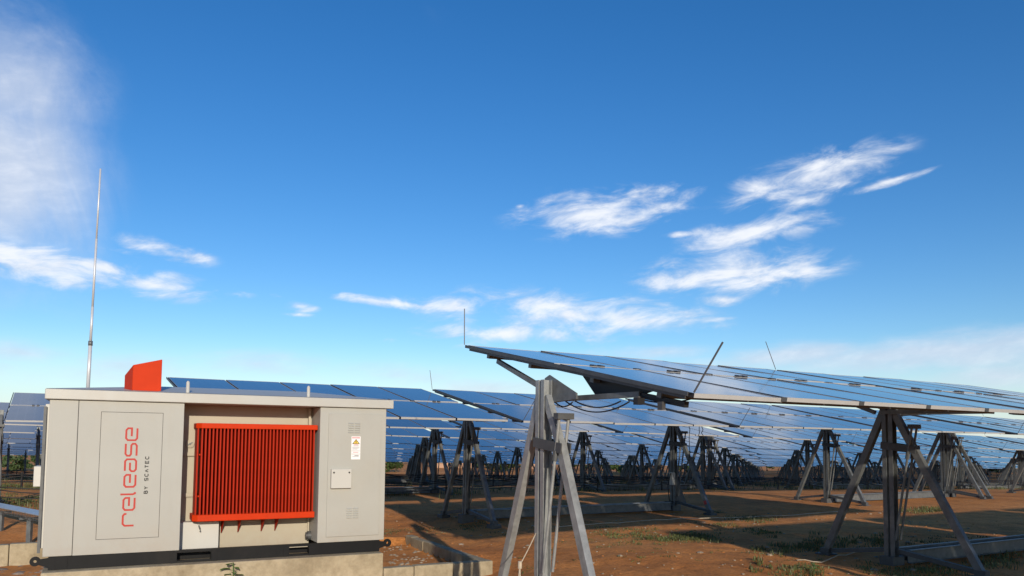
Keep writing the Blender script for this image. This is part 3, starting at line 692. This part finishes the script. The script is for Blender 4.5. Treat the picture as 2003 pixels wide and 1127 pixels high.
FR = [('post', mk(post_geom), 'galv'), ('leg', mk(leg_geom, -1), 'galv'), ('leg', mk(leg_geom, 1), 'galv'), ('foot_plate', mk(foot_geom, -1), 'galv_dark'), ('foot_plate', mk(foot_geom, 1), 'galv_dark'),
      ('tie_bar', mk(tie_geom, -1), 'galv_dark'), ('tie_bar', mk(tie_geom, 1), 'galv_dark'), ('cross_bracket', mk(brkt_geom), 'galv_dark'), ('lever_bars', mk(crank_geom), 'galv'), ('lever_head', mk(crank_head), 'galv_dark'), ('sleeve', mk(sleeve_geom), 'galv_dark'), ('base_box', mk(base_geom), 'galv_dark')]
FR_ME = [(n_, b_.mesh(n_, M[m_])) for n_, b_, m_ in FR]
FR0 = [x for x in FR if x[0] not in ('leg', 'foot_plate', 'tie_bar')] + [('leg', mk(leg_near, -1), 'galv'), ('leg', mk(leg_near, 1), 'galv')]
FR0_ME = [(n_, b_.mesh(n_, M['galv_sunlit' if m_ == 'galv' else m_])) for n_, b_, m_ in FR0]
farf = MB()
for n_, b_, m_ in FR:
    if n_ in ('sleeve', 'foot_plate', 'tie_bar'): continue
    k0 = len(farf.v); farf.v += b_.v; farf.f += [tuple(i + k0 for i in f) for f in b_.f]; farf.m += [0] * len(b_.f)
FARF_ME = farf.mesh('support_frame', M['galv'])
frames = []; done = set()
for r, j, a, b in tables:
    for jj, side in ((j, 1), (j + 1, 0)):
        p = joint(r, jj, side) if side else b
        key = (r, round(p.x, 1), round(p.y, 1))
        if any(abs(p.x - q[0]) + abs(p.y - q[1]) < .2 for q in done): continue
        done.add((p.x, p.y))
        if r == -1 or in_view(p, 60, 1.0): frames.append((r, jj, side, p))
FM3 = Matrix(((U.x, V.x, 0, 0), (U.y, V.y, 0, 0), (0, 0, 1, 0), (0, 0, 0, 1)))
HEAD = {}
for r, jj, side, p in frames:
    z = gbase(p.x, p.y); rz = random.gauss(0, .012)
    mt = Matrix.Translation((p.x, p.y, z)) @ FM3 @ Matrix.Rotation(rz, 4, 'Z') @ Matrix.Rotation(random.gauss(0, .006) if r > 0 else 0, 4, 'Y')
    if jj == 0: where = 'under the left end of the %s' % ROWN[r]
    elif side and jj % 4 == 0: where = 'right one of the pair after table %s of the %s' % (ORD[jj - 1], ROWN[r])
    elif jj % 4 == 0: where = 'left one of the pair after table %s of the %s' % (ORD[jj - 1], ROWN[r])
    else: where = 'between %s and %s tables of the %s' % (ORD[jj - 1], ORD[jj], ROWN[r])
    lab = 'grey steel A-frame support ' + (where if r >= 0 else '%s in the row out of view at the right' % ORD[jj]); grp = 'A-frame supports under the solar tables'
    if r >= 5:
        o = link('support_frame', FARF_ME); o.matrix_world = mt; tag(o, lab, 'support', grp); continue
    root = empty('support_frame', mt); tag(root, lab, 'support', grp)
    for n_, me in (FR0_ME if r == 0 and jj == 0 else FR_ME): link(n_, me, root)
    HEAD[(r, jj, side)] = (root, mt)

# base beams lying between every other pair of supports
def base_beam(r, j, label):
    a, b = tjoint(r, j); mt = table_mat(a, b)
    root = empty('base_beam', mt); tag(root, label, 'base beam', 'steel base beams on the ground between supports')
    for y in (-.13, .13):
        mb = MB(); mb.chan((.20, y + (.03 if y < 0 else -.03), .11), (L - .2, y + (.03 if y < 0 else -.03), .11), .18, -.055 if y > 0 else .055, .006, (0, 0, 1)); mb.build('rail', M['galv'], root)
    for k in range(5):
        x = .35 + k * (L - .7) / 4; mb = MB(); mb.bar((x, -.099, .06), (x, .099, .06), .05, .05, (1, 0, 0)); mb.build('rung', M['galv_dark'], root)
base_beam(0, 1, 'galvanised ladder-like base beam on the soil at the lower right, front row')
base_beam(1, 1, 'long galvanised base beam on the soil between two supports of the second row')
base_beam(1, 3, 'galvanised base beam on the soil under the fourth table of the second row')
for r in range(2, 5):
    for r_, j, a, b in tables:
        if r_ == r and j % 2 == (1 if r % 2 else 1): base_beam(r, j, 'galvanised base beam under table %s of the %s' % (ORD[j], ROWN[r]))

# small fittings on single supports
if (1, 2, 0) in HEAD or (1, 2, 1) in HEAD:
    root, mt = HEAD.get((1, 2, 1)) or HEAD.get((1, 2, 0))
    mb = MB(); mb.box(-.16, -.06, -.12, -.02, .62, .92); mb.build('control_box', M['white'], root, bevel=.006)
    mb = MB(); mb.prism([(-.02, -.07, .14), (.36, -.07, .14), (-.02, -.07, .95)], (0, .01, 0)); mb.build('base_gusset', M['galv_dark'], root)
    for k, (x, y, z1) in enumerate(((-.9, -1.5, 1.25), (-.6, -1.5, 1.6), (-.5, -1.5, 1.7))):
        pts = [(x + .02 * math.sin(t_ * 2.1 + k), y + .02 * math.cos(t_ * 1.7), 2.05 - (2.05 - z1) * t_ / 8) for t_ in range(9)]
        mb = MB(); mb.tube(pts, .009, 6); mb.build('hanging_cable', M['black'], root, smooth=True)
    mb = MB(); mb.bar((0, -1.08, .30), (0, -1.12, .22), .10, .07); mb.build('red_tape', M['tag_red'], root)
    mb = MB(); mb.tube([(-.16, -.07, .9), (-.26, -.08, .6), (-.24, -.1, .25), (-.1, -.1, .2)], .012, 6); mb.build('conduit', M['black'], root)
for key, dx in (((1, 1, 1), .55), ((0, 1, 1), .55)):
    if key in HEAD:
        root, mt = HEAD[key]; p = mt @ Vector((dx, .0, .18)); mb = MB()
        import random as _r
        for k in range(7):
            q = Vector((random.uniform(-.14, .14), random.uniform(-.08, .08), random.uniform(-.04, .06))); s_ = random.uniform(.04, .08)
            mb.hexa([(q.x - s_, q.y - s_, q.z - s_ * .6), (q.x + s_, q.y - s_ * .8, q.z - s_ * .5), (q.x + s_ * .9, q.y + s_, q.z - s_ * .6), (q.x - s_ * .8, q.y + s_, q.z - s_ * .5)],
                    [(q.x - s_ * .5, q.y - s_ * .6, q.z + s_ * .7), (q.x + s_ * .7, q.y - s_ * .4, q.z + s_ * .5), (q.x + s_ * .4, q.y + s_ * .5, q.z + s_ * .9), (q.x - s_ * .6, q.y + s_ * .5, q.z + s_ * .6)])
        o = mb.build('blue_bag', M['blue_plastic']); o.location = p
        tag(o, 'crumpled dark blue plastic on the base beam, ' + ('second row' if key[0] else 'lower right'), 'plastic bag', 'blue plastic on base beams')

# ------------------------------------------------------------------ cable runs on short posts along the rows
for r in range(2, 9):
    js = sorted(j for r_, j, a, b in tables if r_ == r)
    if not js: continue
    root = empty('cable_run', Matrix.Translation(joint(r, js[0], 1)))
    org = joint(r, js[0], 1)
    tag(root, 'black cables strung on short posts along the foot of the %s' % ROWN[r], 'cable run', 'cable runs along the solar rows')
    pts = []
    for j in js:
        a, b = tjoint(r, j)
        for f in (0, .5):
            q = a.lerp(b, f) - V * .85; q.z = gz(q.x, q.y); pts.append(q - org)
    for q in pts:
        mb = MB(); mb.bar(q + Vector((0, 0, -.1)), q + Vector((0, 0, .52)), .045, .045); mb.build('short_post', M['black'], root)
    for k, (zc, sgv, rr) in enumerate(((.46, .10, .015), (.40, .15, .014), (.24, .10, .013))):
        path = []
        for i in range(len(pts) - 1):
            seg = sag(pts[i] + Vector((0, 0, zc)) - V * .04 * (k + 1) * .6, pts[i + 1] + Vector((0, 0, zc)) - V * .04 * (k + 1) * .6, sgv * random.uniform(.4, 1.2), 6)
            path += seg if not path else seg[1:]
        if len(path) > 1:
            mb = MB(); mb.tube(path, rr, 6); mb.build('cable', M['black'], root, smooth=True)

# ------------------------------------------------------------------ wire cable tray at the left
ta, tb = Vector((-10.4, 15.2, .40)), Vector((-7.0, 12.3, .38))
tray = empty('cable_tray', Matrix.Translation(ta)); tag(tray, 'galvanised covered wire cable tray on short legs left of the kiosk', 'cable tray')
dv = (tb - ta); dn = dv.normalized(); sd = dn.cross(Vector((0, 0, 1))).normalized()
mb = MB(); mb.bar(Vector((0, 0, 0)), dv, .30, .012, sd); mb.build('cover', M['steel_mesh'], tray)
mb = MB()
nn = 60
for k in range(nn):
    p = dv * (k / nn)
    for s_ in (-.145, .145): mb.bar(p + sd * s_ + Vector((0, 0, -.007)), p + sd * s_ + Vector((0, 0, -.09)), .006, .006)
for s_ in (-.145, .145):
    for z in (-.05, -.092): mb.bar(sd * s_ + Vector((0, 0, z)), dv + sd * s_ + Vector((0, 0, z)), .006, .006, sd)
mb.build('wire_side', M['galv_dark'], tray)['kind'] = 'stuff'
for f in (.05, .36, .68, .97):
    p = dv * f; g0 = gz(ta.x + p.x, ta.y + p.y) - (ta.z + p.z); mb = MB(); mb.bar(p + Vector((0, 0, g0 - .05)), p + Vector((0, 0, -.10)), .07, .07); mb.bar(p - sd * .16 + Vector((0, 0, -.115)), p + sd * .16 + Vector((0, 0, -.115)), .03, .03); mb.build('leg', M['galv'], tray)

# ------------------------------------------------------------------ ropes
def rope(pts, r, label, parent=None, name='rope'):
    mb = MB(); mb.tube(pts, r, 6); o = mb.build(name, M['rope'], smooth=True); tag(o, label, 'rope'); return o
A1 = joint(0, 0, 1)
k1 = at_y(1051, 1037, 8.0); k2 = at_y(1017, 1105, 7.6); kg1 = Vector((k2.x - .06, k2.y - .05, gz(k2.x, k2.y))); kg2 = Vector((k2.x + .02, k2.y - .05, gz(k2.x, k2.y)))
ro = empty('rope', Matrix.Translation(k2)); tag(ro, 'pale knotted rope tied from the nearest A-frame post down to the ground', 'rope')
for p, q in ((k1, k2), (k2, kg1), (k2, kg2)):
    mb = MB(); mb.tube(sag(p - k2, q - k2, .01, 6), .006, 6); mb.build('strand', M['rope'], ro, smooth=True)
mb = MB(); mb.tube([(0, 0, .035), (0, 0, -.035)], .02, 8); mb.build('knot', M['rope'], ro)
pts = []
for k in range(41):
    x = 1085 + (1640 - 1085) * k / 40; y = 1031 + (1003 - 1031) * k / 40
    p = at_z(x, y, .03); p.z = gz(p.x, p.y) + .05; pts.append(p)
rope(pts, .008, 'thin pale string stretched along the soil in front of the second row')
pts = [at_z(1735 - k * 16, 1066 + k * 3.0 + (6 * math.sin(k) if k > 5 else 0), .05) for k in range(12)]
for p in pts: p.z = gz(p.x, p.y) + .02
rope(pts, .008, 'short loose pale rope on the soil by the left foot at the right A-frame')

# ------------------------------------------------------------------ stones and rubble
def stone_mesh(mb, c, s, flat_=.6):
    n = 7; rings = []
    for zi, rr in ((-.4, .75), (.1, 1.0), (.55, .6)):
        rings.append([(c[0] + s * rr * random.uniform(.75, 1.15) * math.cos(2 * math.pi * k / n), c[1] + s * rr * random.uniform(.75, 1.15) * math.sin(2 * math.pi * k / n), c[2] + s * flat_ * zi) for k in range(n)])
    i = len(mb.v)
    for rg in rings: mb.v += rg
    mb.v.append((c[0], c[1], c[2] + s * flat_ * .75))
    for q in range(2):
        for k in range(n): j = (k + 1) % n; mb.f.append((i + q * n + k, i + q * n + j, i + (q + 1) * n + j, i + (q + 1) * n + k)); mb.m.append(0)
    for k in range(n): mb.f.append((i + 2 * n + k, i + 2 * n + (k + 1) % n, i + 3 * n)); mb.m.append(0)
mb = MB()
for k in range(420):
    a = random.uniform(-2.6, -.02); o = random.uniform(-.6, 3.1); p = CM @ Vector((a, o, 0)); s = random.choice((.025, .035, .05, .08)) * random.uniform(.7, 1.2)
    stone_mesh(mb, (p.x, p.y, -.27 + s * .1), s, .45)
tag(mb.build('rubble', M['rubble'], smooth=False), 'broken stone rubble spread left of the kiosk plinth', 'rubble', kind='stuff')
mb = MB()
for k in range(520):
    x = random.uniform(-3, 10); y = random.uniform(9.5, 20); s = random.choice((.008, .012, .018)) * random.uniform(.7, 1.6)
    a, o = cabloc(x, y)
    if a < 4.2 and o < .5 and o > -3.2: continue
    stone_mesh(mb, (x, y, gz(x, y) + s * .2), s, .7)
for k in range(70):
    x = random.uniform(-2, 9); y = random.uniform(10, 19); a, o = cabloc(x, y); s = random.uniform(.025, .055)
    if a < 5.7 and -3.4 < o < .5: continue
    stone_mesh(mb, (x, y, gz(x, y) + s * .1), s, .6)
for k in range(160):
    a = random.uniform(4.1, 5.5); o = random.uniform(.1, 3.0); p = CM @ Vector((a, o, 0)); s = random.uniform(.012, .04); stone_mesh(mb, (p.x, p.y, gz(p.x, p.y) + s * .1), s, .6)
cb = MB()
for k in range(1500):
    x = random.uniform(-3, 11); y = random.uniform(9.5, 21); a, o = cabloc(x, y)
    if a < 5.7 and -3.4 < o < .2: continue
    if k % 3: continue
    s_ = random.choice((.008, .012, .02)) * random.uniform(.6, 1.4)
    stone_mesh(cb, (x, y, gz(x, y) + s_ * .1), s_, .55)
tag(cb.build('soil_clods', M['soil']), 'small crumbling clods of red soil on the ground', 'clods', kind='stuff')
tag(mb.build('pebbles', M['stone']), 'small pale stones scattered over the red soil', 'pebbles', kind='stuff')

# ------------------------------------------------------------------ grass
mb = MB()
def tuft(x, y, h, n, spread):
    z = gz(x, y)
    for k in range(n):
        a = random.uniform(0, 6.283); r_ = spread * math.sqrt(random.random()); px, py = x + r_ * math.cos(a), y + r_ * math.sin(a)
        hh = h * random.uniform(.5, 1.15); a2 = random.uniform(0, 6.283); lean_ = random.uniform(.1, .7) * hh; w = random.uniform(.004, .009) * (1 + hh * 2)
        dx, dy = math.cos(a2), math.sin(a2); i = len(mb.v)
        mb.v += [(px - dy * w, py + dx * w, z - .01), (px + dy * w, py - dx * w, z - .01), (px + dx * lean_ * .4 + dy * w * .7, py + dy * lean_ * .4 - dx * w * .7, z + hh * .6), (px + dx * lean_ * .4 - dy * w * .7, py + dy * lean_ * .4 + dx * w * .7, z + hh * .6), (px + dx * lean_, py + dy * lean_, z + hh)]
        mb.f += [(i, i + 1, i + 2, i + 3), (i + 3, i + 2, i + 4)]; mb.m += [0, 0]
def patch(px, py, rx, ry, n, h, sp=.12, blades=14):
    for k in range(int(n * 1.7)):
        x = px + random.gauss(0, rx); y = py + random.gauss(0, ry)
        p = at_z(x, y, 0.0)
        if p.y < 6 or p.y > 40: continue
        tuft(p.x, p.y, h * .62 * random.uniform(.4, 1.2), blades, sp)
patch(1345, 1053, 32, 4, 60, .09); patch(1250, 1046, 50, 6, 34, .06); patch(1180, 1040, 35, 5, 14, .05); patch(1290, 1060, 60, 5, 16, .06)
patch(1480, 1015, 30, 4, 22, .10); patch(1395, 1030, 40, 4, 12, .06); patch(1490, 1043, 30, 4, 14, .07); patch(1560, 1072, 40, 6, 34, .11)
patch(1800, 998, 30, 4, 34, .13); patch(1720, 1062, 26, 8, 20, .10); patch(1860, 1060, 40, 8, 16, .08); patch(1620, 1062, 30, 8, 22, .11)
patch(1590, 1122, 18, 6, 10, .10); patch(1480, 1112, 10, 6, 5, .17, .04, 8); patch(1540, 1120, 30, 6, 10, .08); patch(1830, 1118, 40, 8, 26, .10); patch(1960, 1095, 30, 8, 22, .12); patch(1720, 1115, 50, 6, 14, .06)
patch(820, 1022, 60, 8, 14, .05); patch(930, 1025, 25, 5, 12, .06); patch(1420, 1085, 180, 16, 26, .045, .07, 9); patch(1050, 1060, 80, 20, 8, .04)
patch(1240, 990, 20, 3, 8, .07); patch(40, 980, 40, 6, 60, .12); patch(30, 952, 40, 4, 60, .14); patch(1395, 1002, 12, 3, 8, .08); patch(830, 1085, 40, 6, 10, .05)
for k in range(1500):     # thin grass under the rows further back
    r = random.randint(2, 6); x_ = random.uniform(0, 60); p = P1 + V * (ROW * r - .6 + random.gauss(0, .8)) + U * (ROW_OFF * r + x_)
    tuft(p.x, p.y, random.uniform(.08, .26), 10, .25)
tag(mb.build('grass', M['grass']), 'sparse green grass tufts on the red soil', 'grass', kind='stuff')

# ------------------------------------------------------------------ leafy weeds
def weed(loc, h, n, label, size=.07):
    root = empty('weed', Matrix.Translation(loc)); tag(root, label, 'weed')
    mb = MB(); mb.tube([(0, 0, -.04), (.01, 0, h * .5), (.0, .01, h)], .006, 6); mb.build('stem', M['leaf'], root)
    for k in range(n):
        a = k * 2.4 + random.uniform(-.3, .3); zz = h * (.25 + .75 * k / n); l = size * random.uniform(.8, 1.3); d = Vector((math.cos(a), math.sin(a), random.uniform(-.1, .35))); s_ = Vector((-math.sin(a), math.cos(a), random.uniform(-.2, .2)))
        c = Vector((0, 0, zz)); mb = MB(); pts = [(0, 0), (.25, .32), (.55, .46), (.85, .28), (1.1, 0)]
        i0 = 0; mid = [c + d * (l * (.3 + p)) + Vector((0, 0, -.25 * l * p * p)) for p, w in pts]; le = [m_ + s_ * l * w + Vector((0, 0, .12 * l)) for m_, (p, w) in zip(mid, pts)]; re = [m_ - s_ * l * w + Vector((0, 0, .12 * l)) for m_, (p, w) in zip(mid, pts)]
        for q in range(4):
            mb.quad([mid[q], mid[q + 1], le[q + 1], le[q]]); mb.quad([mid[q + 1], mid[q], re[q], re[q + 1]])
        mb.quad([c, c + d * l * .3 + Vector((0, 0, .002)), c + d * l * .3 - Vector((0, 0, .004))])
        mb.build('leaf', M['leaf'], root)
wp = CM @ Vector((2.05, -.30, 0)); wp.z = gz(wp.x, wp.y)
weed(wp, .46, 16, 'small broad-leaved green weed growing in front of the concrete plinth', .085)
for x, y, lab in ((1592, 1122, 'small green leafy weed on soil at the bottom edge, centre right'), (1352, 1050, 'low green weed in the grass patch between the nearest supports')):
    p = at_z(x, y, 0); p.z = gz(p.x, p.y); weed(p, .12, 9, lab, .05)

# ------------------------------------------------------------------ far field: bushes, trees, buildings
def foliage(nl, rx, ry, rz, zc, leaf_s):
    mb = MB(); cl_ = [(random.gauss(0, .5) * rx, random.gauss(0, .5) * ry, zc + random.gauss(0, .4) * rz, random.uniform(.25, .5)) for k in range(14)]
    for k in range(nl):
        c = random.choice(cl_); a = random.uniform(0, 6.283); b_ = math.acos(random.uniform(-1, 1)); rr = c[3] * random.uniform(.6, 1)
        p = Vector((c[0] + rx * rr * math.sin(b_) * math.cos(a), c[1] + ry * rr * math.sin(b_) * math.sin(a), max(.05, c[2] + rz * rr * math.cos(b_))))
        u_ = Vector((random.gauss(0, 1), random.gauss(0, 1), random.gauss(0, 1))).normalized(); w_ = u_.orthogonal().normalized(); s_ = leaf_s * random.uniform(.6, 1.4)
        mb.quad([p - u_ * s_, p + w_ * s_ * .6, p + u_ * s_, p - w_ * s_ * .6])
    return mb
crowns = [foliage(900, 2.2, 2.0, 1.2, 1.5, .22).mesh('crown', M['bush']) for k in range(3)]
trunk = MB(); trunk.tube([(0, 0, -.3), (.05, 0, .7), (0, .08, 1.6)], .16, 8, r2=.06); trunk.tube([(.04, 0, .7), (.5, .2, 1.5)], .07, 6, r2=.03); trunk.tube([(.02, 0, .9), (-.5, -.1, 1.7)], .07, 6, r2=.03); tr_me = trunk.mesh('trunk', M['bark'])
spots = [(775, 128, 1.0), (812, 170, .8), (955, 150, 1.1), (985, 132, 1.2), (1008, 140, 1.0), (1040, 180, 1.0), (1130, 150, .8), (1190, 135, 1.2), (1236, 126, 1.3), (1265, 160, 1.0), (1330, 140, .9), (1500, 150, .9), (1640, 150, 1.0), (1930, 140, 1.2), (1890, 160, 1.0), (30, 120, 1.0), (70, 135, 1.1), (900, 210, 1.3), (1090, 220, 1.2), (1420, 220, 1.3)]
def near_name(x):
    return 'left of the kiosk' if x < 100 else 'right beside the kiosk' if x < 850 else 'between the nearest two left supports' if x < 1020 else 'at mid right' if x < 1450 else 'at the right'
spots.sort(); cnt = {}
for k, (x, Y, s) in enumerate(spots):
    p = at_y(x, 880, Y); p.z = gz(p.x, p.y); root = empty('bush', Matrix.Translation(p) @ Matrix.Rotation(k * 1.7, 4, 'Z') @ Matrix.Scale(s, 4))
    tag(root, 'far green bush beyond the rows, %s counting from the left' % ORD[k], 'bush', 'far bushes beyond the solar rows')
    link('crown', crowns[k % 3], root); link('trunk', tr_me, root)
# far tree line, one mass
mb = MB()
for k in range(900):
    az_ = random.uniform(-.75, .75); Y = random.uniform(330, 420); x = Y * math.tan(az_); hh = random.uniform(2.5, 6.5); z = gz(x, Y)
    for q in range(26):
        p = Vector((x + random.gauss(0, 3.0), Y + random.gauss(0, 2.5), z + abs(random.gauss(.5, .3)) * hh)); s_ = random.uniform(.5, 1.1)
        u_ = Vector((random.gauss(0, 1), random.gauss(0, 1), random.gauss(0, 1))).normalized(); w_ = u_.orthogonal().normalized()
        mb.quad([p - u_ * s_, p + w_ * s_ * .7, p + u_ * s_, p - w_ * s_ * .7])
tag(mb.build('far_woodland', M['bush']), 'dark band of far woodland behind the solar field', 'woodland', kind='stuff')
def house(x0, x1, Y, hgt, label, wins):
    a = at_y(x0, 900, Y); b = at_y(x1, 900, Y); z = gz(a.x, Y); w = b.x - a.x
    root = empty('building', Matrix.Translation((a.x, Y, z))); tag(root, label, 'building')
    mb = MB(); mb.box(0, w, 0, 6, -.5, hgt); mb.build('wall', M['wall_tan'], root)
    mb = MB(); mb.box(-.3, w + .3, -.3, 6.3, hgt + .002, hgt + .18); mb.build('roof', M['roof_tin'], root)
    for f0, f1, z0, z1 in wins:
        mb = MB(); mb.box(w * f0, w * f1, -.05, -.003, z0, z1); mb.build('window', M['window_dark'], root)
house(846, 925, 150, 2.6, 'long low orange-tan building far behind the third support from left', [(.05, .16, .9, 2.0), (.19, .26, .9, 2.0), (.29, .36, .9, 2.0)])
house(1040, 1085, 150, 2.4, 'low orange-tan far building glimpsed behind the nearest A-frame', [(.2, .35, .9, 1.9), (.6, .75, .9, 1.9)])
